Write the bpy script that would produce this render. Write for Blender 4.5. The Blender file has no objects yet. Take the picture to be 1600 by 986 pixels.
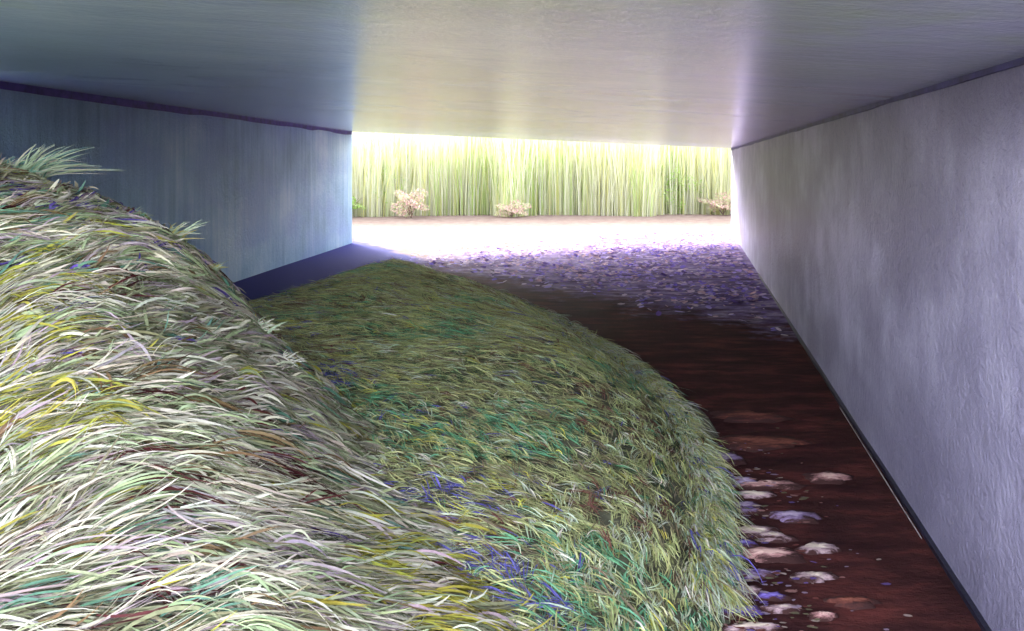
import bpy, math, random
import numpy as np
from mathutils import Vector
random.seed(7); RNG = np.random.default_rng(7)
R = math.radians
S = bpy.context.scene
C = S.collection

# ------------------------------------------------------------------ camera, sky, sun, exposure
EYE = 1.7; F = 1200.0; HOR = 258.0
cam = bpy.data.cameras.new('camera'); co = bpy.data.objects.new('camera', cam); C.objects.link(co)
co.location = (0, 0, EYE); co.rotation_euler = (R(90), 0, 0)
cam.sensor_width = 36; cam.sensor_fit = 'HORIZONTAL'; cam.lens = F / 1600 * 36
cam.shift_y = -(493 - HOR) / 1600
cam.clip_start = 0.05; cam.clip_end = 1500
S.camera = co

SUN_EL = 34.0
SUN_DIR = Vector((-0.50, 0.86, 0)).normalized()          # horizontal direction towards the sun
W = bpy.data.worlds.new('World'); S.world = W; W.use_nodes = True
wn = W.node_tree; bg = wn.nodes['Background']
sky = wn.nodes.new('ShaderNodeTexSky'); sky.sky_type = 'NISHITA'; sky.sun_disc = False
sky.sun_elevation = R(SUN_EL); sky.sun_rotation = math.atan2(SUN_DIR.x, SUN_DIR.y)
sky.air_density = 1.0; sky.dust_density = 2.5
hs = wn.nodes.new('ShaderNodeHueSaturation'); hs.inputs['Saturation'].default_value = 0.28   # thin high cloud: a paler sky
wn.links.new(sky.outputs[0], hs.inputs['Color']); wn.links.new(hs.outputs[0], bg.inputs[0]); bg.inputs[1].default_value = 0.15
sl = bpy.data.lights.new('sun', 'SUN'); sl.energy = 0.9; sl.angle = R(10); sl.color = (1, 0.94, 0.86)   # veiled sun behind thin cloud
so = bpy.data.objects.new('sun', sl); C.objects.link(so)
d = Vector((SUN_DIR.x * math.cos(R(SUN_EL)), SUN_DIR.y * math.cos(R(SUN_EL)), math.sin(R(SUN_EL))))
so.rotation_euler = d.to_track_quat('Z', 'Y').to_euler(); so.location = (-10, 25, 20)
S.view_settings.view_transform = 'Standard'; S.view_settings.look = 'None'
S.view_settings.gamma = 1; S.view_settings.use_curve_mapping = False
S.view_settings.exposure = 4.25
S.render.engine = 'CYCLES'
S.cycles.max_bounces = 10; S.cycles.diffuse_bounces = 6; S.cycles.glossy_bounces = 4

# ------------------------------------------------------------------ helpers
def P(px, py, dist):
    return np.array([(px - 800) / F * dist, dist, EYE - (py - HOR) / F * dist])
def G(px, py, z=0.0):                                     # point of the ground plane
    return P(px, py, (EYE - z) * F / (py - HOR))

def tag(o, label=None, cat=None, group=None, kind=None):
    if label: o['label'] = label
    if cat: o['category'] = cat
    if group: o['group'] = group
    if kind: o['kind'] = kind
    return o

def empty(name, loc):
    o = bpy.data.objects.new(name, None); C.objects.link(o); o.location = loc
    return o

def mesh_np(name, V, faces, mat, parent=None, col=None, smooth=True):
    """V (n,3); faces (m,4) or (m,3) int array"""
    V = np.asarray(V, dtype=np.float32); faces = np.asarray(faces, dtype=np.int32)
    me = bpy.data.meshes.new(name)
    n, k = faces.shape
    me.vertices.add(len(V)); me.vertices.foreach_set('co', V.ravel())
    me.loops.add(n * k); me.loops.foreach_set('vertex_index', faces.ravel())
    me.polygons.add(n)
    me.polygons.foreach_set('loop_start', np.arange(0, n * k, k, dtype=np.int32))
    me.polygons.foreach_set('loop_total', np.full(n, k, dtype=np.int32))
    me.polygons.foreach_set('use_smooth', np.full(n, smooth))
    me.update(calc_edges=True)
    if col is not None:
        a = me.color_attributes.new('tint', 'FLOAT_COLOR', 'POINT')
        c4 = np.ones((len(V), 4), dtype=np.float32); c4[:, :3] = col
        a.data.foreach_set('color', c4.ravel())
    me.materials.append(getattr(mat, "m", mat))
    o = bpy.data.objects.new(name, me); C.objects.link(o)
    if parent is not None:
        o.parent = parent; o.location = -parent.location
    return o

# value noise for geometry
_T = RNG.random((256, 256))
def vnoise(x, y, s=1.0, seed=0):
    x = np.asarray(x) / s + seed * 17.3 + 1000; y = np.asarray(y) / s + seed * 9.7 + 1000
    xi = np.floor(x).astype(int); yi = np.floor(y).astype(int); fx = x - xi; fy = y - yi
    fx = fx * fx * (3 - 2 * fx); fy = fy * fy * (3 - 2 * fy)
    g = lambda a, b: _T[a % 256, b % 256]
    return (g(xi, yi) * (1 - fx) + g(xi + 1, yi) * fx) * (1 - fy) + (g(xi, yi + 1) * (1 - fx) + g(xi + 1, yi + 1) * fx) * fy

class NT:
    def __init__(self, name):
        self.m = bpy.data.materials.new(name); self.m.use_nodes = True
        self.t = self.m.node_tree; self.b = self.t.nodes['Principled BSDF']
    def n(self, typ, **kw):
        x = self.t.nodes.new(typ)
        for k, v in kw.items():
            if hasattr(x, k) and not k.startswith('i_'): setattr(x, k, v)
        return x
    def l(self, a, b): self.t.links.new(a, b)
    def pos(self):
        return self.n('ShaderNodeNewGeometry').outputs['Position']
    def mapped(self, scale, src=None):
        mp = self.n('ShaderNodeMapping'); mp.inputs['Scale'].default_value = scale
        self.l(src or self.pos(), mp.inputs['Vector']); return mp.outputs[0]
    def noise(self, scale, detail=5, rough=0.6, vec=None, dist=0.0):
        x = self.n('ShaderNodeTexNoise'); x.inputs['Scale'].default_value = scale
        x.inputs['Detail'].default_value = detail; x.inputs['Roughness'].default_value = rough
        x.inputs['Distortion'].default_value = dist
        self.l(vec if vec is not None else self.pos(), x.inputs['Vector']); return x.outputs['Fac']
    def ramp(self, fac, stops):
        r = self.n('ShaderNodeValToRGB'); e = r.color_ramp.elements
        while len(e) < len(stops): e.new(0.5)
        for q, (p, c) in zip(e, stops):
            q.position = p; q.color = (*c, 1) if len(c) == 3 else c
        self.l(fac, r.inputs[0]); return r.outputs[0]
    def mix(self, fac, a, b, mode='MIX'):
        x = self.n('ShaderNodeMix'); x.data_type = 'RGBA'; x.blend_type = mode
        for s, v in ((0, fac), (6, a), (7, b)):
            if isinstance(v, (int, float)): x.inputs[s].default_value = v
            elif isinstance(v, tuple): x.inputs[s].default_value = (*v, 1)
            else: self.l(v, x.inputs[s])
        return x.outputs[2]
    def math(self, op, a, b=0.0, clamp=False):
        x = self.n('ShaderNodeMath'); x.operation = op; x.use_clamp = clamp
        for s, v in ((0, a), (1, b)):
            if isinstance(v, (int, float)): x.inputs[s].default_value = v
            else: self.l(v, x.inputs[s])
        return x.outputs[0]
    def bump(self, h, strength=0.4, dist=0.02, prev=None):
        x = self.n('ShaderNodeBump'); x.inputs['Strength'].default_value = strength
        x.inputs['Distance'].default_value = dist; self.l(h, x.inputs['Height'])
        if prev is not None: self.l(prev, x.inputs['Normal'])
        return x.outputs[0]

def concrete(name, stops, spec=0.4, rough=0.45, streak=(9, 9, 0.5), bump=0.5, tint=None, stroke=(30, 30, 8), tfac=0.5):
    m = NT(name)
    big = m.noise(0.55, 4, 0.55)
    st = m.noise(1.0, 6, 0.65, m.mapped(streak))
    f = m.math('ADD', m.math('MULTIPLY', big, 0.62), m.math('MULTIPLY', st, 0.38))
    col = m.ramp(f, stops)
    if tint:
        t = m.ramp(m.noise(0.8, 3, 0.5, m.mapped((1, 1, 1.7))), [(0.46, (0, 0, 0)), (0.62, (1, 1, 1))])
        col = m.mix(m.math('MULTIPLY', t, tfac), col, tint)
    fine = m.noise(42, 4, 0.7)
    col = m.mix(0.5, col, m.ramp(fine, [(0.3, (0.40, 0.40, 0.42)), (0.7, (0.62, 0.62, 0.60))]), 'OVERLAY')
    m.l(col, m.b.inputs['Base Color'])
    m.b.inputs['Roughness'].default_value = rough
    m.b.inputs['Specular IOR Level'].default_value = spec
    h = m.noise(1.0, 5, 0.65, m.mapped(stroke), 0.6)
    h2 = m.noise(26, 5, 0.62, None, 1.2)
    nrm = m.bump(h, bump, 0.02)
    nrm = m.bump(h2, bump * 0.8, 0.018, nrm)
    nrm = m.bump(m.noise(9, 4, 0.6, None, 1.5), bump * 0.5, 0.04, nrm)
    m.l(nrm, m.b.inputs['Normal'])
    return m

m_wallL = concrete('slate_blue_painted_concrete', [(0.36, (0.22, 0.36, 0.50)), (0.5, (0.34, 0.53, 0.70)), (0.62, (0.52, 0.67, 0.78))], tint=(0.27, 0.38, 0.66), spec=0.15, bump=0.8)
m_wallR = concrete('lavender_grey_concrete', [(0.36, (0.14, 0.128, 0.20)), (0.5, (0.235, 0.215, 0.33)), (0.62, (0.36, 0.335, 0.48))], tint=(0.15, 0.135, 0.22), streak=(4, 4, 2.4), tfac=0.7, stroke=(34, 34, 22), bump=0.7)
m_ceil = concrete('smooth_grey_ceiling_paint', [(0.38, (0.42, 0.52, 0.60)), (0.5, (0.58, 0.71, 0.78)), (0.62, (0.72, 0.85, 0.88))], spec=1.0, rough=0.19, streak=(0.5, 3.0, 1), tint=(0.50, 0.62, 0.48), stroke=(3, 16, 3), bump=0.2)
m_ceil.b.inputs['Coat Weight'].default_value = 0.6; m_ceil.b.inputs['Coat Roughness'].default_value = 0.24; m_ceil.b.inputs['Coat IOR'].default_value = 1.6
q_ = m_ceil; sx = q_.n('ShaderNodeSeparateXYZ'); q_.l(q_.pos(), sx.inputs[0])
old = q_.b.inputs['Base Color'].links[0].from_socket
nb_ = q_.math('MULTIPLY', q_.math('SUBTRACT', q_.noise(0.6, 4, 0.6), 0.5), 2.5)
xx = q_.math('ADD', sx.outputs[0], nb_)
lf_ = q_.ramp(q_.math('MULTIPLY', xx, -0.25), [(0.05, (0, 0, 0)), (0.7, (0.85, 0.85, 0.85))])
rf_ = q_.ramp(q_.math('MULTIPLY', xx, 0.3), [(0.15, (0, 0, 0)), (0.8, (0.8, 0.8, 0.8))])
cc_ = q_.mix(lf_, old, (0.52, 0.74, 0.90)); cc_ = q_.mix(rf_, cc_, (0.62, 0.58, 0.88));  # blue left and violet right put the walls' reflections into the colour
bounce_ = q_.ramp(q_.math('ADD', q_.math('MULTIPLY', q_.math('SUBTRACT', 3.0, sx.outputs[1]), 0.5), q_.math('MULTIPLY', q_.math('SUBTRACT', q_.noise(1.1, 4, 0.6), 0.5), 3.0)), [(0.35, (0, 0, 0)), (1.0, (0.8, 0.8, 0.8))])
cc_ = q_.mix(bounce_, cc_, (0.56, 0.74, 0.42)); q_.l(cc_, q_.b.inputs['Base Color'])  # green bounce light from the grass painted near the mouth
m_out = concrete('outer_concrete', [(0.3, (0.25, 0.25, 0.24)), (0.7, (0.42, 0.41, 0.38))])

def plain(name, c, rough=0.6, var=0.25, scale=20, bump=0.3):
    m = NT(name)
    f = m.noise(scale, 4, 0.6)
    a = tuple(x * (1 - var) for x in c); b = tuple(min(1, x * (1 + var)) for x in c)
    m.l(m.ramp(f, [(0.3, a), (0.7, b)]), m.b.inputs['Base Color'])
    m.b.inputs['Roughness'].default_value = rough
    m.l(m.bump(f, bump, 0.01), m.b.inputs['Normal'])
    return m
m_joint = plain('violet_joint_sealant', (0.05, 0.032, 0.22), 0.6, 0.5, 9)
m_jointR = plain('grey_violet_joint_sealant', (0.05, 0.042, 0.13), 0.6, 0.5, 9)
m_gutter = plain('black_gutter_rubber', (0.010, 0.010, 0.022), 0.4)
m_edge = plain('pale_edging', (0.40, 0.34, 0.36), 0.5, 0.6, 12)

# ------------------------------------------------------------------ layout of the underpass (plan)
Lx = lambda y: -5.12 + 0.0945 * y                       # inner face of the left wall
Rx = lambda y: 1.096 + 0.2302 * y                       # inner face of the right wall
LN, LF, LW = 3.0, 17.0, 6.3; RN, RF = 1.45, 20.0                 # near and far ends; left wall cut short, unseen, to let skylight in
LC, RCn, RCf = EYE + 0.735, EYE + 0.345, EYE + 0.435     # ceiling heights
def ceil_pt(u, v):                                      # u across 0..1 (a bit beyond too), v along 0..1
    yl = LN + (LF - LN) * v; yr = RN + (RF - RN) * v
    a = np.array([Lx(yl), yl, LC]); b = np.array([Rx(yr), yr, RCn + (RCf - RCn) * v])
    return a + (b - a) * u

# ------------------------------------------------------------------ banks (height fields)
def tps(pts):
    pts = np.array(pts); X = pts[:, :2]; z = pts[:, 2]; n = len(X)
    def K(a, b):
        r2 = ((a[:, None] - b[None]) ** 2).sum(-1) + 1e-9
        return 0.5 * r2 * np.log(r2)
    A = np.zeros((n + 3, n + 3)); A[:n, :n] = K(X, X) + 0.02 * np.eye(n)
    A[:n, n] = 1; A[:n, n + 1:] = X; A[n:, :n] = A[:n, n:].T
    w = np.linalg.solve(A, np.r_[z, 0, 0, 0])
    def f(x, y):
        x = np.asarray(x, float); y = np.asarray(y, float); q = np.stack([x.ravel(), y.ravel()], 1)
        r = K(q, X) @ w[:n] + w[n] + q @ w[n + 1:]
        return r.reshape(x.shape)
    return f
ridge = [(-200, 195, 5.0), (0, 283, 4.9), (100, 312, 4.8), (200, 362, 4.7), (320, 425, 4.5), (385, 500, 4.2),
         (450, 590, 3.9), (540, 705, 3.5), (630, 800, 3.2), (730, 875, 3.0), (860, 960, 2.85)]
cp = [P(*r) for r in ridge]
for r in ridge[:8]:
    p = P(*r); cp.append(np.array([p[0] + 0.25, p[1] + 0.85, max(p[2] - 0.75, 0.0)])); cp.append(np.array([p[0] + 0.6, p[1] + 1.9, -0.25]))
for r in ridge[8:]:
    p = P(*r); cp.append(np.array([p[0] + 0.35, p[1] + 0.5, max(p[2] - 0.28, 0.0)])); cp.append(np.array([p[0] + 0.8, p[1] + 1.3, -0.15]))
cp += [P(-200, 600, 2.9), P(0, 600, 2.8), P(250, 640, 2.75), P(420, 760, 2.6), P(560, 880, 2.5), P(-100, 986, 1.85), P(150, 986, 1.85),
       P(400, 986, 1.9), P(620, 986, 2.15), P(760, 986, 2.4), (-1.5, 1.0, 0.25), (-3.5, 1.0, 0.8), (-5.2, 2, 1.7), (-5.4, 5, 1.9), (0.3, 1.0, 0.0), (1.0, 2.4, -0.1), (1.2, 3.2, -0.2),
       (0.4, 4.2, -0.3), (-1, 6.6, -0.3), (-3, 7.8, -0.3), (-4.6, 7.4, -0.2)]
_h1 = tps(cp)
def h1(x, y):
    z = _h1(x, y)
    return z + 0.10 * (vnoise(x, y, 0.45, 1) - 0.5) + 0.03 * (vnoise(x, y, 0.18, 2) - 0.5)

edge_px = [(640, 425), (700, 436), (780, 462), (860, 497), (940, 540), (1010, 590), (1065, 645), (1096, 705), (1117, 775), (1126, 860), (1126, 986)]
EDGE = np.array([G(a, b, 0.0)[:2] for a, b in edge_px])
EDGE = np.vstack([EDGE, [[0.72, 1.6], [0.6, 0.4], [0.5, -1.5]]])
BACK = np.array([[-2.1, 12.4], [-2.75, 10.6], [-3.3, 8.5], [-4.1, 6.0], [-4.3, 3.0], [-4.5, -1.5]])
POLY = np.vstack([EDGE, BACK[::-1]])
def sdist(x, y, poly=POLY):                              # signed distance, positive inside
    x = np.asarray(x, float); y = np.asarray(y, float); sh = x.shape; x = x.ravel(); y = y.ravel()
    best = np.full(x.shape, 1e9); ins = np.zeros(x.shape, bool)
    n = len(poly)
    for i in range(n):
        a = poly[i]; b = poly[(i + 1) % n]; ab = b - a
        t = np.clip(((x - a[0]) * ab[0] + (y - a[1]) * ab[1]) / (ab @ ab), 0, 1)
        best = np.minimum(best, np.hypot(x - a[0] - t * ab[0], y - a[1] - t * ab[1]))
        c = ((a[1] > y) != (b[1] > y)) & (x < (b[0] - a[0]) * (y - a[1]) / (b[1] - a[1] + 1e-12) + a[0])
        ins ^= c
    return np.where(ins, best, -best).reshape(sh)
def edge_dir(x, y):                                      # tangent of the nearest piece of EDGE and distance to it
    x = np.asarray(x, float); y = np.asarray(y, float)
    best = np.full(x.shape, 1e9); tx = np.zeros(x.shape); ty = np.ones(x.shape)
    for i in range(len(EDGE) - 1):
        a = EDGE[i]; b = EDGE[i + 1]; ab = b - a; L = np.hypot(*ab)
        t = np.clip(((x - a[0]) * ab[0] + (y - a[1]) * ab[1]) / (ab @ ab), 0, 1)
        dd = np.hypot(x - a[0] - t * ab[0], y - a[1] - t * ab[1]); k = dd < best
        best = np.where(k, dd, best); tx = np.where(k, ab[0] / L, tx); ty = np.where(k, ab[1] / L, ty)
    return tx, ty, best
def h2(x, y):
    s = sdist(x, y) - 0.04 + 0.10 * (vnoise(x, y, 0.45, 33) - 1.0)
    z = 0.33 * (1 - np.exp(-np.clip(s, 0, None) / 0.55)) - 0.06 * np.clip(-s, 0, 1)
    return z + np.clip(s, 0, 0.4) * (0.18 * (vnoise(x, y, 0.8, 3) - 0.5) + 0.08 * (vnoise(x, y, 0.3, 4) - 0.5))

def height_mesh(name, h, x0, x1, y0, y1, step, mat):
    xs = np.arange(x0, x1, step); ys = np.arange(y0, y1, step)
    X, Y = np.meshgrid(xs, ys); Z = h(X, Y)
    Xw = np.maximum(X, Lx(Y) + 0.01)
    V = np.stack([Xw, Y, Z], -1).reshape(-1, 3); nx = len(xs); ny = len(ys)
    i = (np.arange(ny - 1)[:, None] * nx + np.arange(nx - 1)[None]).ravel()
    Fc = np.stack([i, i + 1, i + nx + 1, i + nx], 1)
    keep = (Z.ravel()[Fc] > -0.07).any(1)
    return mesh_np(name, V, Fc[keep], mat)

# ------------------------------------------------------------------ ground, path
m = NT('ground_earth')
sep = m.n('ShaderNodeSeparateXYZ'); m.l(m.pos(), sep.inputs[0])
# w = distance beyond the far mouth line (negative inside)
w_ = m.math('SUBTRACT', sep.outputs[1], m.math('ADD', m.math('MULTIPLY', sep.outputs[0], 0.326), 18.14))
n1 = m.noise(1.3, 6, 0.65, m.mapped((0.7, 1.0, 1)))
wn1 = m.math('ADD', w_, m.math('MULTIPLY', m.math('SUBTRACT', n1, 0.5), 5.0))
sand = m.ramp(m.noise(3.5, 6, 0.7), [(0.3, (0.085, 0.055, 0.055)), (0.5, (0.14, 0.10, 0.085)), (0.7, (0.18, 0.142, 0.12))])
soil = m.ramp(m.noise(2.2, 6, 0.65, m.mapped((0.8, 2.2, 1))), [(0.30, (0.018, 0.0065, 0.008)), (0.5, (0.042, 0.0135, 0.014)), (0.66, (0.10, 0.027, 0.024))])
viol = m.ramp(m.noise(4.0, 5, 0.7, m.mapped((0.6, 1.5, 1))), [(0.38, (0.07, 0.038, 0.07)), (0.50, (0.17, 0.12, 0.27)), (0.60, (0.36, 0.29, 0.40))])  # violet mottle stands for dappled light before the opening
nn = m.math('SUBTRACT', n1, 0.5); n2 = m.math('SUBTRACT', m.noise(3.2, 6, 0.75, m.mapped((0.8, 1.3, 1))), 0.5)
nz = m.math('ADD', m.math('MULTIPLY', nn, 3.0), m.math('MULTIPLY', n2, 5.0))
vv = m.math('ADD', m.math('SUBTRACT', m.math('ADD', sep.outputs[1], m.math('MULTIPLY', sep.outputs[0], 1.2)), 11.6), nz)
uu = m.math('ADD', m.math('SUBTRACT', m.math('SUBTRACT', sep.outputs[1], m.math('MULTIPLY', sep.outputs[0], 0.8)), 15.6), nz)
f1 = m.ramp(m.math('ADD', m.math('MULTIPLY', vv, 0.25), 0.5), [(0.3, (0, 0, 0)), (0.7, (1, 1, 1))])
f2 = m.ramp(m.math('ADD', m.math('MULTIPLY', uu, 0.25), 0.5), [(0.3, (0, 0, 0)), (0.7, (1, 1, 1))])
def left_shade(m, sep, nn):                                # shade of wall foot and jamb painted dark blue into the soil
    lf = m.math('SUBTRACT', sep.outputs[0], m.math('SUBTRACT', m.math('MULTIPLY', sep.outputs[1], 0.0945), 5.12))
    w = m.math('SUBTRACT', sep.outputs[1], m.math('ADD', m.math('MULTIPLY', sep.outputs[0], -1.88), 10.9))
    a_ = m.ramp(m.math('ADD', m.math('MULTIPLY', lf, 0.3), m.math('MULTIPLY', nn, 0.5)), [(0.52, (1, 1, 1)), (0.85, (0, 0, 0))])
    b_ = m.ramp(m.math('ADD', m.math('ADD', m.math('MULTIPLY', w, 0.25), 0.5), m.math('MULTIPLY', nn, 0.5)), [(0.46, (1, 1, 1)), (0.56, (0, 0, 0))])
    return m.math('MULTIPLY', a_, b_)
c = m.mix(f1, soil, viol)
c = m.mix(f2, c, sand)  # sand edge follows the sun's shadow line, so light partly sits in the colour
c = m.mix(left_shade(m, sep, nn), c, (0.020, 0.020, 0.14))
m.l(c, m.b.inputs['Base Color']); m.b.inputs['Roughness'].default_value = 0.9; m.b.inputs['Specular IOR Level'].default_value = 0.08
hh = m.noise(9, 7, 0.7, m.mapped((0.7, 1.6, 1)))
nb = m.bump(hh, 0.6, 0.05); m.l(m.bump(m.noise(45, 4, 0.7), 0.4, 0.01, nb), m.b.inputs['Normal'])
m_ground = m.m

xs = np.r_[-300, -120, -60, np.arange(-30, 30.1, 0.5), 60, 120, 300]; ys = np.r_[-200, -60, np.arange(-20, 45.1, 0.5), 80, 160, 400]
X, Y = np.meshgrid(xs, ys); Z = 0.02 * (vnoise(X, Y, 2.0, 5) - 0.5) - 0.01
nx = len(xs); i = (np.arange(len(ys) - 1)[:, None] * nx + np.arange(nx - 1)[None]).ravel()
g = mesh_np('ground', np.stack([X, Y, Z], -1).reshape(-1, 3), np.stack([i, i + 1, i + nx + 1, i + nx], 1), m_ground)
tag(g, 'dark maroon earth inside the underpass turning to pale sand outside, shade and sunlight partly in the colours', kind='structure')

# green bank of meadow far behind the reeds
mh = NT('meadow_green')
mh.l(mh.ramp(mh.noise(1.2, 6, 0.7, mh.mapped((2.5, 1, 0.6))), [(0.3, (0.30, 0.34, 0.16)), (0.5, (0.40, 0.43, 0.24)), (0.7, (0.44, 0.45, 0.33))]), mh.b.inputs['Base Color'])
mh.b.inputs['Roughness'].default_value = 0.8
xs = np.linspace(-90, 90, 91); ys = np.linspace(29.5, 110, 60); X, Y = np.meshgrid(xs, ys)
Z = -0.3 + np.clip(Y - 30, 0, 50) * 0.30 + 0.8 * vnoise(X, Y, 7, 6) * np.clip((Y - 30) / 10, 0, 1)
nx = len(xs); i = (np.arange(len(ys) - 1)[:, None] * nx + np.arange(nx - 1)[None]).ravel()
hm = mesh_np('hill', np.stack([X, Y, Z], -1).reshape(-1, 3), np.stack([i, i + 1, i + nx + 1, i + nx], 1), mh.m)
tag(hm, 'grassy rise behind the reeds', kind='structure')

mb1 = plain('matted_straw_earth', (0.22, 0.20, 0.14), 0.9, 0.4, 14)
mb2 = plain('matted_olive_earth', (0.085, 0.085, 0.055), 0.9, 0.6, 10)
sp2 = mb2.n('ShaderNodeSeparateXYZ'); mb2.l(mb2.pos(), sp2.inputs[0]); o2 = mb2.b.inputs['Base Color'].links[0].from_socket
mb2.l(mb2.mix(left_shade(mb2, sp2, mb2.math('SUBTRACT', mb2.noise(1.3, 6, 0.65), 0.5)), o2, (0.035, 0.035, 0.15)), mb2.b.inputs['Base Color'])  # same painted wall-foot shade on the low bank
b1 = height_mesh('earth_bank', h1, -5.4, 1.4, 0.2, 8.4, 0.06, mb1)
tag(b1, 'high bank against the left wall carrying the dry grass', kind='structure')
b2 = height_mesh('earth_bank', h2, -5.0, 1.9, -1.6, 13.6, 0.10, mb2)
tag(b2, 'low rounded bank in the middle of the underpass', kind='structure')

# ------------------------------------------------------------------ the underpass: one thing
under = empty('concrete_underpass', (0, 10, 0))
tag(under, 'concrete underpass with blue left wall, lavender right wall and flat glossy ceiling', 'underpass')
TH = 0.35
def wall(name, fx, y0, y1, z1a, z1b, side, mat, label, yextra=0.0, n=60):
    """inner face subdivided with rounded far jamb, thickness TH outward; z1a/z1b top near/far"""
    r = 0.10
    prof = []                                           # plan profile: inner face near->far, rounded jamb, outer face back
    for t in np.linspace(0, 1, n): 
        y = y0 + (y1 - r - y0) * t; prof.append((fx(y), y, t))
    for a in np.linspace(0, math.pi / 2, 7)[1:]:
        y = y1 - r + r * math.sin(a); prof.append((fx(y) + side * r * (1 - math.cos(a)), y, 1))
    prof.append((fx(y1) + side * TH, y1, 1)); prof.append((fx(y0) + side * TH, y0, 0))
    zs = np.linspace(-0.3, 1, 9); V = []
    for (x, y, t) in prof:
        top = z1a + (z1b - z1a) * t
        for s_ in np.linspace(0, 1, 9): V.append((x, y, -0.3 + (top + 0.3) * s_))
    k = 9; npf = len(prof); Fc = []
    for a in range(npf):
        b = (a + 1) % npf
        for q in range(k - 1): Fc.append((a * k + q, b * k + q, b * k + q + 1, a * k + q + 1))
    o = mesh_np(name, V, Fc, mat, under, smooth=False); o['label'] = label
    return o
wall('wall', Lx, LW, LF, LC + 0.05, LC + 0.05, -1, m_wallL, 'slate blue left wall with pale patch near its far end')
RWx = lambda y: Rx(y) if y > 1.0 else Rx(1.0) + (1.0 - y) * 0.9      # the near end splays out as a wing wall
wall('wall', RWx, -1.6, RF, RCn + 0.04, RCf + 0.05, 1, m_wallR, 'lavender grey right wall with rough plaster', n=110)
# roof slab: soffit grid plus top
nu, nv = 40, 60; V = []
for layer in (0, 1):
    for b in range(nv + 1):
        for a in range(nu + 1):
            u = -0.04 + 1.08 * a / nu; p = ceil_pt(u, b / nv)
            V.append((p[0], p[1], p[2] + layer * 0.42))
Fc = []; idx = lambda l, b, a: l * (nu + 1) * (nv + 1) + b * (nu + 1) + a
for b in range(nv):
    for a in range(nu):
        Fc.append((idx(0, b, a), idx(0, b + 1, a), idx(0, b + 1, a + 1), idx(0, b, a + 1)))
        Fc.append((idx(1, b, a), idx(1, b, a + 1), idx(1, b + 1, a + 1), idx(1, b + 1, a)))
for b in range(nv):
    for a in (0, nu): Fc.append((idx(0, b, a), idx(0, b + 1, a), idx(1, b + 1, a), idx(1, b, a)))
for a in range(nu):
    for b in (0, nv): Fc.append((idx(0, b, a), idx(0, b, a + 1), idx(1, b, a + 1), idx(1, b, a)))
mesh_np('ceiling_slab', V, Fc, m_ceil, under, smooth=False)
# joint strips where the walls meet the ceiling
def strip(name, fx, side, y0, y1, z0a, z0b, hgt, thick, mat, label, n=80, wob=0.006, seed=0, h1_=None, inn=0.02):
    V = []; Fc = []
    for i_ in range(n + 1):
        t = i_ / n; y = y0 + (y1 - y0) * t; x = fx(y); zt = z0a + (z0b - z0a) * t
        hg = (hgt + ((h1_ or hgt) - hgt) * t) * (0.75 + 0.5 * float(vnoise(y, 0, 0.5, seed)))
        xi = x - side * thick * (0.8 + 0.4 * float(vnoise(y, 3, 0.3, seed))); w = wob * (float(vnoise(y, 7, 0.7, seed)) - .5)
        V += [(x + side * inn, y, zt + w), (xi, y, zt + w), (xi, y, zt + w - hg), (x + side * inn, y, zt + w - hg)]
    for i_ in range(n):
        for q in range(4): Fc.append((i_ * 4 + q, (i_ + 1) * 4 + q, (i_ + 1) * 4 + (q + 1) % 4, i_ * 4 + (q + 1) % 4))
    Fc += [(0, 1, 2, 3), (n * 4, n * 4 + 1, n * 4 + 2, n * 4 + 3)]
    o = mesh_np(name, V, Fc, mat, under, smooth=False); o['label'] = label; return o
strip('joint_seal', Lx, -1, LN, LF - 0.15, LC + 0.004, LC + 0.004, 0.075, 0.014, m_joint, 'violet joint line under the ceiling on the left wall', seed=1, wob=0.001)
strip('joint_seal', Rx, 1, RN, RF - 0.15, RCn + 0.004, RCf + 0.004, 0.022, 0.012, m_jointR, 'dark violet joint line under the ceiling on the right wall', seed=2, h1_=0.06)
strip('skirting', Rx, 1, RN - 0.3, 12.0, 0.018, 0.012, 0.04, 0.020, m_gutter, 'black skirting along the foot of the right wall', seed=3, wob=0.01)
strip('edging', lambda y: Rx(y) - 0.034, 1, 3.5, 5.4, 0.001, 0.001, 0.006, 0.002, m_edge, 'thin pale line beside the black skirting', seed=4, wob=0.0, inn=0.0)

# earth fill behind both walls (seen only from beside or above)
for sd, fx, ya, yb in ((1, Rx, 0.8, RF), (-1, Lx, LW, LF)):
    us = np.linspace(0, 1, 30) ** 1.5; vs = np.linspace(0, 1, 40); U, Vv = np.meshgrid(us, vs)
    Yg = ya + (yb - ya) * Vv + sd * 0.0; Xg = np.array([[fx(y_) for y_ in row] for row in Yg]) + sd * (TH + 0.003 + 16 * U)
    if sd > 0: Xg = Xg + 1.3 * np.clip(1 - (Yg - ya) / 2, 0, 1)
    Zg = (2.25 * np.clip(1 - U * 1.05, 0, 1) + 0.15 * (vnoise(Xg, Yg, 1.2, 50) - 0.5)) * np.clip((yb - Yg) / 1.6, 0, 1) ** 0.7 * np.clip((Yg - ya) / 1.4, 0, 1) ** 0.7 - 0.03
    i = (np.arange(39)[:, None] * 30 + np.arange(29)[None]).ravel()
    e_ = mesh_np('embankment', np.stack([Xg, Yg, Zg], -1).reshape(-1, 3), np.stack([i, i + 1, i + 31, i + 30], 1), mh.m)
    tag(e_, 'grassy earth fill behind the %s wall' % ('right' if sd > 0 else 'left'), kind='structure')

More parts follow.
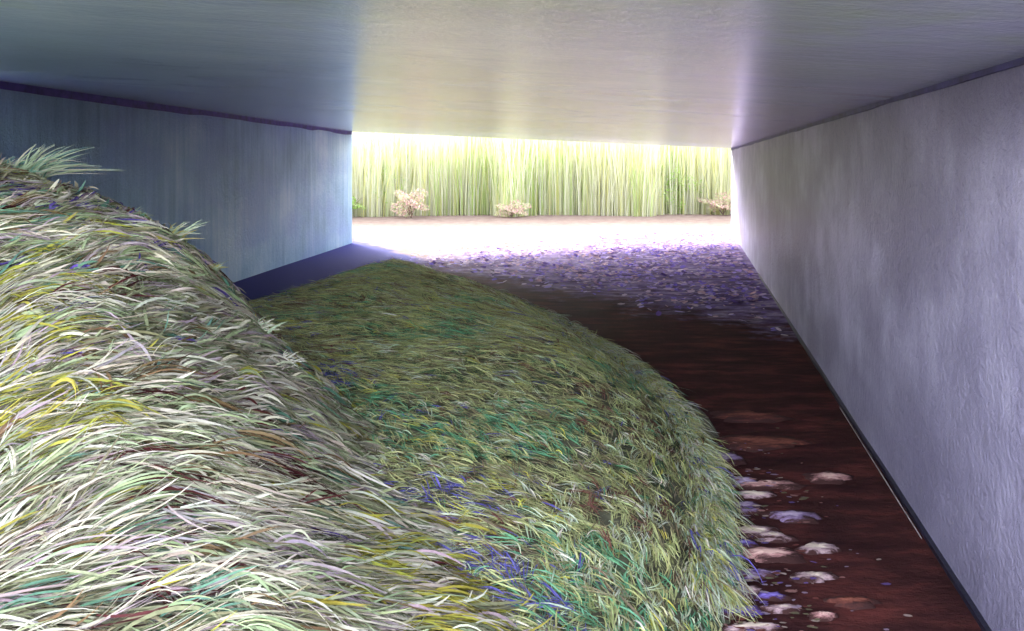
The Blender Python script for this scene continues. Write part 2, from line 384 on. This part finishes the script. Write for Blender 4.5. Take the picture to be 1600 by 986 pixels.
# ------------------------------------------------------------------ strands (grass, straw) as ribbons
def strands(name, base, hdir, L, lift, width, col, h, segs=6, curl=None, tip=0.0, roll=0.9, mat=None, parent=None, zoff=0.0, rise=None):
    """base (n,2), hdir (n) angle; blades lying over the height field h, lifted in the middle / at the tip"""
    n = len(base); t = np.linspace(0, 1, segs + 1)[None]
    curl = np.zeros(n) if curl is None else curl
    ang = hdir[:, None] + curl[:, None] * (t - 0.3)
    dt = 1 / segs
    dx = np.cos(ang) * L[:, None] * dt; dy = np.sin(ang) * L[:, None] * dt
    x = base[:, :1] + np.cumsum(dx, 1) - dx; y = base[:, 1:] + np.cumsum(dy, 1) - dy
    z = h(x, y) + zoff + lift[:, None] * 4 * t * (1 - t)
    z = z + (tip if np.ndim(tip) == 0 else tip[:, None]) * t ** 2
    Pt = np.stack([x, y, z], -1)
    T = np.gradient(Pt, axis=1); T /= np.linalg.norm(T, axis=-1, keepdims=True) + 1e-9
    Wd = np.cross(T, np.array([0, 0, 1.0])); Wd /= np.linalg.norm(Wd, axis=-1, keepdims=True) + 1e-6
    N = np.cross(Wd, T)
    ro = (RNG.random(n) * 2 - 1)[:, None, None] * roll
    Wd = Wd * np.cos(ro) + N * np.sin(ro)
    prof = np.sin(np.pi * (0.12 + 0.86 * t)) ** 0.7
    hw = (width[:, None] * prof * 0.5)[..., None]
    A = Pt - Wd * hw; B = Pt + Wd * hw
    V = np.stack([A, B], 2).reshape(-1, 3)
    m_ = segs + 1; i = (np.arange(n)[:, None] * m_ * 2 + np.arange(segs)[None] * 2).ravel()
    Fc = np.stack([i, i + 1, i + 3, i + 2], 1)
    cv = np.repeat(col, m_ * 2, 0)
    return mesh_np(name, V, Fc, mat, parent, col=cv)

def strand_mat(name, trans=0.25, rough=0.5, spec=0.3):
    m = NT(name)
    a = m.n('ShaderNodeAttribute'); a.attribute_name = 'tint'
    v = m.mix(0.35, a.outputs['Color'], m.ramp(m.noise(60, 3, 0.6), [(0.3, (0.3, 0.3, 0.3)), (0.7, (0.75, 0.75, 0.75))]), 'OVERLAY')
    m.l(v, m.b.inputs['Base Color']); m.b.inputs['Roughness'].default_value = rough
    m.b.inputs['Specular IOR Level'].default_value = spec
    tr = m.n('ShaderNodeBsdfTranslucent'); m.l(v, tr.inputs[0])
    mx = m.n('ShaderNodeMixShader'); mx.inputs[0].default_value = trans
    m.l(m.b.outputs[0], mx.inputs[1]); m.l(tr.outputs[0], mx.inputs[2])
    out = [q for q in m.t.nodes if q.type == 'OUTPUT_MATERIAL'][0]; m.l(mx.outputs[0], out.inputs[0])
    return m.m
m_strand = strand_mat('dry_grass_blades', 0.3, 0.7, 0.12); m_green = strand_mat('green_grass_blades', 0.4, 0.7, 0.12); m_reed = strand_mat('reed_leaves', 0.72)

def pick(pal, wts):                                      # wts (n,k)
    cum = np.cumsum(wts, 1); cum /= cum[:, -1:]; r = RNG.random(len(wts))[:, None]
    return pal[(r > cum).sum(1)]

def locks(name, base, ang, nper, L, spread, lift, tipl, width, col, h, segs, mat, jit=0.12, curl=0.9, zj=0.02, coljit=0.25, roll=0.9):
    n = len(base)
    rep = lambda a: np.repeat(a, nper, 0)
    N = n * nper
    cr = rep(RNG.normal(0, curl, n)) + RNG.normal(0, curl * 0.3, N)
    a = rep(ang) + RNG.normal(0, jit, N)
    b = rep(base) + RNG.normal(0, spread, (N, 2))
    Ls = rep(L) * RNG.uniform(0.6, 1.15, N)
    li = rep(lift) * RNG.uniform(0.5, 1.3, N); ti = rep(tipl) * RNG.uniform(0.3, 1.4, N)
    cc = np.clip(rep(col) * RNG.uniform(1 - coljit, 1 + coljit, (N, 1)) * RNG.uniform(0.92, 1.08, (N, 3)), 0.004, 0.9)
    return strands(name, b, a, Ls, li, width * RNG.uniform(0.5, 1.5, N), cc, h, segs, cr, ti, roll, mat, zoff=RNG.uniform(0.0, zj, N)[:, None])

# --- dry grass on the high bank
PAL = np.array([(0.42, 0.39, 0.31), (0.29, 0.34, 0.20), (0.36, 0.29, 0.32), (0.34, 0.32, 0.06), (0.07, 0.018, 0.020),
                (0.12, 0.23, 0.17), (0.09, 0.06, 0.25), (0.20, 0.20, 0.12), (0.17, 0.11, 0.06), (0.55, 0.52, 0.43)])
n = 25000
bx = RNG.uniform(-4.9, 1.1, n); by = RNG.uniform(0.9, 6.2, n)
z = h1(bx, by); ok = (z > 0.0) & (z > h2(bx, by) - 0.05) & (bx > Lx(by) + 0.1)
bx = bx[ok]; by = by[ok]; z = z[ok]; n = len(bx)
up = np.clip((z - 0.95) / 0.4, 0, 1)
cl = vnoise(bx, by, 0.35, 8)[:, None]; cl2 = vnoise(bx, by, 0.30, 9)[:, None]; cl3 = vnoise(bx, by, 0.5, 10)[:, None]
wt = np.array([[26, 18, 10, 7, 2.4, 3, 0.4, 14, 4, 18]], float).repeat(n, 0)
wt[:, 3:4] *= 0.2 + 6 * (cl > 0.68); wt[:, 4:5] *= 0.3 + 4 * (cl2 > 0.68); wt[:, 5:6] *= 0.4 + 3 * (cl3 > 0.6)
wt[:, 6] += up * 7; wt[:, 5] += up * 6; wt[:, 4] += up * 2; wt[:, 0] *= 1 - 0.2 * up; wt[:, 3] *= 1 - 0.6 * up
col = pick(PAL, wt) * 0.88 * (1 + 0.4 * up)[:, None]  # crest blades lightened against the dim light under the slab
low = np.clip((by - 2.4) / 1.6, 0, 1)
eps = 0.18
hx = (h1(bx + eps, by) - h1(bx - eps, by)) / (2 * eps); hy = (h1(bx, by + eps) - h1(bx, by - eps)) / (2 * eps)
q = np.clip((bx / by * F + 800) / 700, 0, 1.2)
th = R(17) - R(24) * q - R(10) * up + (vnoise(bx, by, 0.4, 11) - 0.5) * 0.7 + RNG.normal(0, 0.16, n)
tt = np.tan(np.clip(th, -1.0, 1.2)); ax = hy * by - (z - EYE) + tt * bx; ay = -(hx - tt) * by       # the wind has laid the blades across the slope
sg = np.sign(ax * by - bx * ay); ang = np.arctan2(ay * sg, ax * sg) + (RNG.random(n) < 0.05) * RNG.normal(0, 0.8, n)
ang = ang * (1 - 0.45 * np.clip(q, 0, 1))
o = locks('dry_grass', np.stack([bx, by], 1), ang, 7, RNG.uniform(0.12, 0.34, n), 0.010, RNG.uniform(0.0, 0.035, n), RNG.normal(0.010, 0.026, n),
          0.0115 * np.repeat(np.clip(by / 3.6, 0.6, 1.2), 7), col, h1, 6, m_strand, jit=0.10, zj=0.05, curl=0.6)
tag(o, 'pale cream and mint dry grass combed over the high bank at left', 'grass', kind='stuff')

# --- green grass on the low bank
PAL2 = np.array([(0.33, 0.35, 0.17), (0.42, 0.45, 0.22), (0.22, 0.19, 0.12), (0.14, 0.34, 0.20), (0.50, 0.52, 0.25), (0.46, 0.54, 0.40),
                 (0.17, 0.08, 0.065), (0.12, 0.11, 0.36), (0.52, 0.50, 0.12), (0.06, 0.11, 0.06), (0.60, 0.59, 0.50)])
n = 52000
by = 1.6 + (13.2 - 1.6) * RNG.random(n) ** 1.35; bx = RNG.uniform(-4.2, 1.6, n)
s = sdist(bx, by); back = np.clip((by - 7.5) / 4.5, 0, 1)
leftg = np.clip((bx - Lx(by) - 0.9) / 1.5, 0, 1)
ok = (s > 0.0) & (h1(bx, by) < h2(bx, by) + 0.05) & (RNG.random(n) < 0.06 + 0.94 * leftg ** 1.2)
bx, by, s, back, leftg = [q[ok] for q in (bx, by, s, back, leftg)]; n = len(bx)
tx, ty, ed = edge_dir(bx, by)
cl = vnoise(bx, by, 0.6, 12); cl2 = vnoise(bx, by, 0.5, 13); cl3 = vnoise(bx, by, 0.35, 14); nearm = np.clip((3.9 - by) / 1.0, 0, 1); rim = np.exp(-ed / 0.35)
wt = np.array([[22, 17, 16, 5, 10, 4, 5, 1.2, 2.5, 4, 1]], float).repeat(n, 0)
wt[:, 3] *= 0.3 + 6 * (cl > 0.60) * (1 + back); wt[:, 6] *= 0.4 + 3 * (cl2 > 0.65); wt[:, 9] *= 0.3 + 4 * (cl3 > 0.72); wt[:, 8] *= 0.4 + 3 * (cl3 < 0.25)
wt[:, 5] += 10 * rim + 7 * nearm; wt[:, 10] += 7 * rim + 5 * nearm; wt[:, 1] += 10 * np.clip(1.2 - ed, 0, 1); wt[:, 7] += 4 * nearm * (cl < 0.35) + 22 * (1 - leftg)  # blue blades by the left wall carry its shade in their colour
wt[:, 2] += 8 * (1 - leftg); wt[:, 4] += 8 * back
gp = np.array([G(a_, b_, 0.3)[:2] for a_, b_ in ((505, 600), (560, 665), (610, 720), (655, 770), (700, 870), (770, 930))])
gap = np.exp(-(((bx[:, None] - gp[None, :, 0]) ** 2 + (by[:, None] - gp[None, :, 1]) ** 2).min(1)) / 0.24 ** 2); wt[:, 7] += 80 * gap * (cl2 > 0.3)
col2 = pick(PAL2, wt) * 1.12 * (1 + 0.45 * np.clip((by - 4.5) / 4, 0, 1) * leftg)[:, None]   # blades farther in lightened against the dim light there
ta = np.arctan2(-ty, -tx)                                # along the rim, away from the camera
k = np.clip(1 - ed / 0.9, 0, 1) ** 1.3
flow = R(168) + (vnoise(bx, by, 1.1, 15) - 0.5) * 1.1
ang = np.where(RNG.random(n) < k * 1.1, ta + RNG.normal(0, 0.25, n), flow + RNG.normal(0, 0.6, n))
sc = np.clip(by / 6, 0.7, 1.6) * (0.6 + 0.8 * vnoise(bx, by, 0.25, 40))
o = locks('green_grass', np.stack([bx, by], 1), ang, 5, RNG.uniform(0.08, 0.24, n) * sc, 0.010, RNG.uniform(0.0, 0.016, n) + 0.03 * back, RNG.normal(0.004, 0.010, n) + 0.07 * back * RNG.random(n),
          0.0045, col2, h2, 4, m_green, jit=0.13, zj=0.03, curl=0.6)
tag(o, 'olive and green grass matted over the low rounded bank in the middle', 'grass', kind='stuff')

# --- loose fringe falling over the rim of the low bank
n = 3600
t = RNG.random(n) ** 0.75; ei = t * 9.6; i0 = np.clip(ei.astype(int), 0, 9); fr = ei - i0
bp = EDGE[i0] * (1 - fr)[:, None] + EDGE[i0 + 1] * fr[:, None]
tx, ty, _ = edge_dir(bp[:, 0], bp[:, 1]); nrm = np.stack([-ty, tx], 1)   # outward is right of travel
sgn = np.where(sdist(bp[:, 0] + nrm[:, 0] * 0.1, bp[:, 1] + nrm[:, 1] * 0.1) > 0, -1, 1)[:, None]
nrm = nrm * sgn; bp = bp - nrm * RNG.uniform(0.0, 0.12, (n, 1))
ang = np.arctan2(nrm[:, 1], nrm[:, 0]); ta = np.arctan2(ty, tx)
ang = ta + np.sign(np.sin(ang - ta)) * RNG.uniform(0.05, 0.7, n)
wt = np.array([[6, 12, 4, 2, 14, 14, 3, 2, 3, 2, 14]], float).repeat(n, 0)
hg = lambda x, y: np.maximum(h2(x, y), 0.0)
o = locks('grass_fringe', bp, ang, 6, RNG.uniform(0.10, 0.26, n), 0.012, RNG.uniform(0.01, 0.05, n), RNG.normal(0.0, 0.015, n), 0.0045, pick(PAL2, wt), hg, 5, m_green, jit=0.2, zj=0.02)
tag(o, 'wispy pale grass hanging over the curved rim of the low bank', 'grass', kind='stuff')

# --- separate upright tufts on the crest of the high bank
def tuft(px, py, dist, hgt, n_, lean, cols, label, spread=0.10):
    p = P(px, py, dist); x0, y0 = p[0], p[1]; z0 = float(h1(np.array([x0]), np.array([y0]))[0]) - 0.02
    e = empty('grass_tuft', (x0, y0, z0)); tag(e, label, 'grass tuft', 'tufts standing up from the dry bank')
    for part_ in range(2):
        nn = n_ if part_ == 0 else n_ // 3
        b = np.array([[x0, y0]]) + RNG.normal(0, spread * 0.35, (nn, 2)); a = RNG.normal(lean, 0.45, nn)
        V = []; segs = 7; hh_ = RNG.uniform(0.45, 1.0, nn) * hgt; ll = RNG.uniform(0.4, 1.3, nn) * hgt * (0.8 if part_ == 0 else 1.2)
        t = np.linspace(0, 1, segs + 1)[None]
        x = b[:, :1] + np.cos(a)[:, None] * ll[:, None] * t ** 1.6; y = b[:, 1:] + np.sin(a)[:, None] * ll[:, None] * t ** 1.6
        zz = z0 + hh_[:, None] * (t - (0.25 if part_ == 0 else 0.55) * t ** 2.5)
        Pt = np.stack([x, y, zz], -1); T = np.gradient(Pt, axis=1); T /= np.linalg.norm(T, axis=-1, keepdims=True)
        Wd = np.cross(T, np.array([0.2, 1.0, 0.1])); Wd /= np.linalg.norm(Wd, axis=-1, keepdims=True)
        hw = (RNG.uniform(0.003, 0.009, nn)[:, None] * (1 - t ** 1.5) * 0.9 + 0.0006)[..., None]
        V = np.stack([Pt - Wd * hw, Pt + Wd * hw], 2).reshape(-1, 3)
        m_ = segs + 1; i = (np.arange(nn)[:, None] * m_ * 2 + np.arange(segs)[None] * 2).ravel()
        cc = np.array(cols)[RNG.integers(0, len(cols), nn)] * RNG.uniform(0.75, 1.15, (nn, 1))
        mesh_np('blades' if part_ == 0 else 'seed_stalks', V, np.stack([i, i + 1, i + 3, i + 2], 1), m_strand, e, col=np.repeat(cc, m_ * 2, 0))
MI = (0.42, 0.52, 0.36); CR = (0.62, 0.60, 0.50); YE = (0.45, 0.42, 0.16); TE = (0.2, 0.38, 0.3)
tuft(35, 285, 4.75, 0.36, 60, 0.2, [MI, CR, MI, TE], 'tallest mint and cream grass tuft at the top of the bank by the left edge')
tuft(0, 310, 4.7, 0.18, 36, 0.2, [MI, CR, TE], 'short bushy grass tuft at the far left edge below the tallest one')
tuft(190, 365, 4.6, 0.12, 22, 0.2, [MI, CR], 'low grey green grass tuft on the crest between the two taller tufts')
tuft(262, 400, 4.5, 0.20, 26, 0.3, [MI, CR, YE], 'forked pale grass tuft on the crest against the blue wall')
tuft(318, 420, 4.45, 0.10, 20, 0.5, [YE, MI], 'small yellowish grass tuft at the end of the upper crest')
tuft(392, 520, 4.2, 0.12, 30, 0.3, [CR, CR, MI], 'cream grass tuft where the crest drops beside the blue shadow')
tuft(430, 590, 3.95, 0.11, 30, 0.2, [CR, (0.75, 0.74, 0.66)], 'white crossed grass tuft halfway down the crest')

# ------------------------------------------------------------------ sun dapples along the grass rim, modelled as flat pale discs
def dapple(px, py, w, hgt, colr, label, seed):
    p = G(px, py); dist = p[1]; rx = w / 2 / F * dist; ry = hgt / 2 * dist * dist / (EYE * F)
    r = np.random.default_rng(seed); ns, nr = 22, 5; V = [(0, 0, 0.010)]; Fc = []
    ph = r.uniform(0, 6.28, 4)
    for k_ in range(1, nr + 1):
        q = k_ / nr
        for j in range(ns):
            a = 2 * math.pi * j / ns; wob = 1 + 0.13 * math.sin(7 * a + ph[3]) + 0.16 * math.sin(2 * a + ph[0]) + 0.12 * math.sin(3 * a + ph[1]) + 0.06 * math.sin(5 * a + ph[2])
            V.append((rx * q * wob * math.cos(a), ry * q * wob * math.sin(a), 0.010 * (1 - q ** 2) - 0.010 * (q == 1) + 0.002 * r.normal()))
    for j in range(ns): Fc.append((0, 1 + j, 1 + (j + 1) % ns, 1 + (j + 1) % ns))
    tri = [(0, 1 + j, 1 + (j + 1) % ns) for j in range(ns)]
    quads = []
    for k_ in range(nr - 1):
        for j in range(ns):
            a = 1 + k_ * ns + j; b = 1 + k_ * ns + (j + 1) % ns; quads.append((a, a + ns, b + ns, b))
    me = bpy.data.meshes.new('dapple_disc'); me.from_pydata([tuple(v) for v in V], [], tri + quads); me.update()
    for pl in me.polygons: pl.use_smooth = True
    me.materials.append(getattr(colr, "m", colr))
    o = bpy.data.objects.new('dapple_disc', me); C.objects.link(o); o.location = (p[0], p[1], 0.002)
    tag(o, label, 'dapple', 'sun dapples and rusty soil modelled as flat discs beside the grass')
def dapple_mat(name, c, c2):  # pale centre fading to soil: sunlight put into the colour
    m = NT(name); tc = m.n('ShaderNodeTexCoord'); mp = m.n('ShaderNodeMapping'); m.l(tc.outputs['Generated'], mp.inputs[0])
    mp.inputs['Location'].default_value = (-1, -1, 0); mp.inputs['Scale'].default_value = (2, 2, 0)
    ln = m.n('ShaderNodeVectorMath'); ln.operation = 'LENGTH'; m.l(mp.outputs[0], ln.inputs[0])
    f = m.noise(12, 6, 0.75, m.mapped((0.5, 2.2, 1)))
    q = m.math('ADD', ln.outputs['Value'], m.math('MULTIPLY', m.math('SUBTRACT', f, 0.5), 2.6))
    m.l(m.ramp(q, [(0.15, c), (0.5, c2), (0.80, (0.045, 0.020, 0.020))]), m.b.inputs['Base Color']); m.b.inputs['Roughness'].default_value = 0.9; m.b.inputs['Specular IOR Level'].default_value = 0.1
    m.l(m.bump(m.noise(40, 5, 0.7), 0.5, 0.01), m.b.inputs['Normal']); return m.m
m_cream = dapple_mat('cream_dapple', (0.55, 0.46, 0.38), (0.32, 0.22, 0.25)); m_lil = dapple_mat('lilac_dapple', (0.38, 0.30, 0.42), (0.20, 0.14, 0.26))
m_pink = dapple_mat('pink_dapple', (0.68, 0.45, 0.40), (0.35, 0.18, 0.18)); m_vio = dapple_mat('violet_dapple', (0.20, 0.15, 0.48), (0.10, 0.07, 0.28)); m_rust = dapple_mat('rust_soil', (0.20, 0.07, 0.05), (0.09, 0.03, 0.025))
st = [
 (1140, 716, 50, 20, m_lil, 'lilac sun dapple farthest along the row, touching the grass rim'),
 (1163, 752, 42, 16, m_lil, 'small grey lilac sun dapple second farthest along the row'),
 (1210, 757, 70, 16, m_pink, 'pinkish sun dapple streak right of the second farthest lilac one'),
 (1180, 772, 46, 12, m_cream, 'thin cream green sun dapple just below the small grey lilac one'),
 (1165, 792, 56, 18, m_lil, 'grey lilac sun dapple at the rim under the thin cream one'),
 (1248, 806, 66, 18, m_lil, 'wide lilac sun dapple out in the middle of the path'),
 (1182, 829, 60, 18, m_cream, 'bright cream sun dapple halfway along the rim'),
 (1212, 838, 50, 16, m_cream, 'yellowish cream sun dapple just right of the bright cream one at the rim'),
 (1172, 850, 34, 14, m_vio, 'small violet sun dapple under the bright cream one'),
 (1205, 865, 86, 24, m_pink, 'largest peach pink sun dapple, mid row'),
 (1285, 856, 50, 16, m_cream, 'isolated cream sun dapple to the right of the largest pink one'),
 (1150, 868, 26, 14, m_lil, 'small lilac sun dapple tucked between the grass and the largest pink one'),
 (1185, 896, 58, 14, m_lil, 'flat lilac sun dapple just below the largest pink one'),
 (1275, 901, 52, 16, m_cream, 'cream sun dapple lower right, above the last pair'),
 (1164, 921, 54, 16, m_cream, 'cream sun dapple with pink edge near the bottom of the rim'),
 (1212, 932, 44, 10, m_vio, 'narrow violet sun dapple between the lower cream ones'),
 (1228, 951, 44, 14, m_cream, 'small cream sun dapple right of the lowest violet one'),
 (1160, 955, 62, 18, m_vio, 'wide violet sun dapple at the bottom of the row'),
 (1292, 962, 34, 12, m_pink, 'small pale pink sun dapple at the lower right of the group'),
 (1185, 980, 70, 14, m_cream, 'cream sun dapple cut by the bottom edge'),
 (1300, 745, 60, 16, m_pink, 'faded pink sun dapple nearest to the right wall'),
 (1175, 650, 90, 18, m_rust, 'rusty soil patch farthest back in the dark path'),
 (1190, 690, 120, 22, m_rust, 'long rusty soil patch just beyond the lilac row'),
 (1340, 940, 60, 18, m_rust, 'rusty soil patch nearest the lower right of the path')]
for i_, (a, b, w, h_, mt, lb) in enumerate(st): dapple(a - 6, b, w * 1.45, h_ * 0.95, mt, lb, 100 + i_)

def flakes(name, c0, dx, dy, cols):
    n = len(c0); P6 = []
    for k_ in range(6):
        a_ = k_ * math.pi / 3; r_ = RNG.uniform(0.65, 1.15, (n, 1)); P6.append(c0 + dx * math.cos(a_) * r_ + dy * math.sin(a_) * r_)
    return mesh_np(name, np.stack(P6, 1).reshape(-1, 3), np.arange(n * 6).reshape(n, 6), m_strand, col=np.repeat(cols, 6, 0), smooth=False)
# ------------------------------------------------------------------ flakes modelling dappled light on the far part of the path (stuff)
n = 20000; y = RNG.uniform(6.5, 19.5, n); x = RNG.uniform(-2.0, 5.6, n)
dens = np.clip((y + 1.2 * x - 10.6) / 3, 0, 1) * np.clip((17.3 - y + 0.8 * x) / 3, 0.03, 1) * (0.25 + 0.75 * (vnoise(x, y, 0.6, 20) > 0.45)) * (sdist(x, y) < -0.1)
ok = (x < Rx(y) - 0.1) & (RNG.random(n) < dens * 0.9); x, y = x[ok], y[ok]; n = len(x)
a = RNG.uniform(0, 6.28, n); sz = RNG.uniform(0.02, 0.07, n); zz = RNG.uniform(0.006, 0.03, n)
dx = np.stack([np.cos(a), np.sin(a), RNG.normal(0, .15, n)], 1) * sz[:, None]; dy = np.stack([-np.sin(a), np.cos(a), RNG.normal(0, .25, n)], 1) * sz[:, None] * 0.6
c0 = np.stack([x, y, zz], 1); PP = np.array([(0.26, 0.19, 0.66), (0.48, 0.38, 0.74), (0.66, 0.54, 0.64), (0.17, 0.10, 0.34), (0.62, 0.42, 0.45)])
o = flakes('dapple_flakes', c0, dx, dy, PP[RNG.integers(0, 5, n)])
tag(o, 'lilac and violet flecks modelling dappled light on the path before the bright opening', 'dapples', kind='stuff')

n = 1000; y = RNG.uniform(2.4, 5.4, n); i0 = np.argmin(np.abs(EDGE[None, :, 1] - y[:, None]), 1)  # flecks blend the modelled sun dapples into the path
ex = np.interp(y, EDGE[::-1, 1], EDGE[::-1, 0]); x = ex + 0.02 + np.abs(RNG.normal(0, 0.22, n))  # flecks along the rim that soften the sun dapples
ok = (x < Rx(y) - 0.25) & (vnoise(x, y, 0.12, 31) > 0.5) & (RNG.random(n) < np.clip((5.2 - y) / 1.2, 0, 1)); x, y = x[ok], y[ok]; n = len(x)
a = RNG.normal(0, 0.2, n); sz = RNG.uniform(0.006, 0.026, n); zz = RNG.uniform(0.004, 0.016, n)
dx = np.stack([np.cos(a), np.sin(a), RNG.normal(0, .05, n)], 1) * sz[:, None]; dy = np.stack([-np.sin(a), np.cos(a), RNG.normal(0, .05, n)], 1) * sz[:, None] * 0.45
c0 = np.stack([x, y, zz], 1); PQ = np.array([(0.26, 0.20, 0.28), (0.34, 0.27, 0.24), (0.12, 0.08, 0.25), (0.15, 0.05, 0.045), (0.27, 0.14, 0.13), (0.14, 0.13, 0.08)])
o = flakes('dapple_flakes', c0, dx, dy, PQ[RNG.integers(0, 6, n)])
tag(o, 'small lilac and cream flecks scattered to soften the sun dapples at the grass rim', 'dapples', kind='stuff')

# ------------------------------------------------------------------ reeds beyond the opening (stuff) and shrubs
n = 44000
x = RNG.uniform(-18, 24, n); y = 25.0 + 5 * RNG.random(n) + 1.4 * vnoise(x, x * 0, 0.9, 30) + 0.05 * x
H = RNG.uniform(1.8, 4.9, n) * np.clip(0.55 + (y - 25.0 - 0.05 * x) / 3, 0, 1); segs = 5; t = np.linspace(0, 1, segs + 1)[None]; a = RNG.uniform(0, 6.28, n); ln = RNG.uniform(0.05, 0.5, n)
X = x[:, None] + np.cos(a)[:, None] * ln[:, None] * t ** 2; Y = y[:, None] + np.sin(a)[:, None] * ln[:, None] * t ** 2; Z = H[:, None] * t - 0.05
wa = RNG.uniform(-0.9, 0.9, n); Wd = np.stack([np.cos(wa), np.sin(wa), 0 * wa], 1)[:, None]
hw = (RNG.uniform(0.007, 0.022, n)[:, None] * (1 - 0.85 * t ** 2))[..., None]; Pt = np.stack([X, Y, Z], -1)
V = np.stack([Pt - Wd * hw, Pt + Wd * hw], 2).reshape(-1, 3); m_ = segs + 1
i = (np.arange(n)[:, None] * m_ * 2 + np.arange(segs)[None] * 2).ravel()
PR = np.array([(0.36, 0.37, 0.23), (0.40, 0.40, 0.28), (0.27, 0.33, 0.13), (0.43, 0.42, 0.35), (0.40, 0.39, 0.19)])
cn = vnoise(x, y * 0.3, 1.3, 22); wt = np.array([[8, 11, 3, 13, 6]], float).repeat(n, 0); wt[:, 2] *= 0.2 + 6 * (cn > 0.62)
o = mesh_np('reeds', V, np.stack([i, i + 1, i + 3, i + 2], 1), m_reed, col=np.repeat(pick(PR, wt), m_ * 2, 0) * np.array([1.5, 1.5, 1.5]))
tag(o, 'tall yellow green reeds in sunlight beyond the opening', 'reeds', kind='stuff')

def shrub(x, y, w, h_, leafc, label, name='shrub', n_=700, seed=0):
    r = np.random.default_rng(seed); e = empty(name, (x, y, 0)); tag(e, label, 'shrub', 'shrubs at the foot of the reeds')
    # stems
    V = []; Fc = []
    for s_ in range(7):
        a = r.uniform(0, 6.28); l = r.uniform(0.2, 0.45) * w; pts = [(x + math.cos(a) * l * q ** 1.3, y + math.sin(a) * l * q ** 1.3, h_ * 0.8 * q) for q in (0, .35, .7, 1)]
        b0 = len(V)
        for q, p in enumerate(pts):
            rr = 0.018 * (1 - 0.7 * q / 3)
            for j in range(5): V.append((p[0] + rr * math.cos(j * 1.2566), p[1] + rr * math.sin(j * 1.2566), p[2]))
        for q in range(3):
            for j in range(5): Fc.append((b0 + q * 5 + j, b0 + q * 5 + (j + 1) % 5, b0 + q * 5 + 5 + (j + 1) % 5, b0 + q * 5 + 5 + j))
    mesh_np('stems', V, Fc, m_stem, e)
    u = r.normal(0, 1, (n_, 3)); u /= np.linalg.norm(u, axis=1, keepdims=True); rad = r.uniform(0.2, 1, n_) ** 0.5
    c = u * rad[:, None] * np.array([w / 2, w / 2, h_ / 2]) * (0.8 + 0.35 * np.sin(u[:, :1] * 4 + u[:, 2:] * 5 + seed)) + np.array([x, y, h_ * 0.55])
    c[:, 2] = np.maximum(c[:, 2], 0.03)
    d1 = r.normal(0, 1, (n_, 3)); d1 /= np.linalg.norm(d1, axis=1, keepdims=True); d2 = np.cross(d1, r.normal(0, 1, (n_, 3))); d2 /= np.linalg.norm(d2, axis=1, keepdims=True)
    s_ = r.uniform(0.025, 0.06, n_)[:, None]
    V = np.stack([c - d1 * s_, c - d2 * s_ * .5, c + d1 * s_, c + d2 * s_ * .5], 1).reshape(-1, 3); i = np.arange(n_) * 4
    cc = np.array(leafc)[r.integers(0, len(leafc), n_)]
    mesh_np('foliage', V, np.stack([i, i + 1, i + 2, i + 3], 1), m_reed, e, col=np.repeat(cc, 4, 0) * 1.25)
m_stem = plain('shrub_bark', (0.12, 0.08, 0.06), 0.8)
PK = [(0.50, 0.30, 0.31), (0.46, 0.35, 0.31), (0.36, 0.36, 0.22), (0.40, 0.38, 0.26)]; GR = [(0.22, 0.36, 0.08), (0.30, 0.42, 0.12), (0.36, 0.42, 0.2)]
shrub(-3.25, 24.7, 1.3, 0.95, PK, 'pink flowering shrub near the left side of the opening', seed=1, n_=1500)
shrub(0.0, 24.9, 1.3, 0.5, PK, 'small pink shrub in front of the middle of the reeds', seed=2, n_=1000)
shrub(7.2, 26.2, 1.8, 0.7, PK, 'low pinkish shrub at the right end of the opening', seed=3, n_=1500)
shrub(-4.3, 26.3, 1.9, 1.7, GR, 'bright green shrub left of the pink flowering shrub', seed=4, n_=1500)
shrub(5.6, 27.3, 2.6, 1.8, GR, 'bright green shrub before the reeds near the right side of the opening', seed=5, n_=2200)
shrub(-5.4, 25.0, 1.2, 0.8, GR, 'low green shrub partly behind the left wall end', seed=6, n_=900)
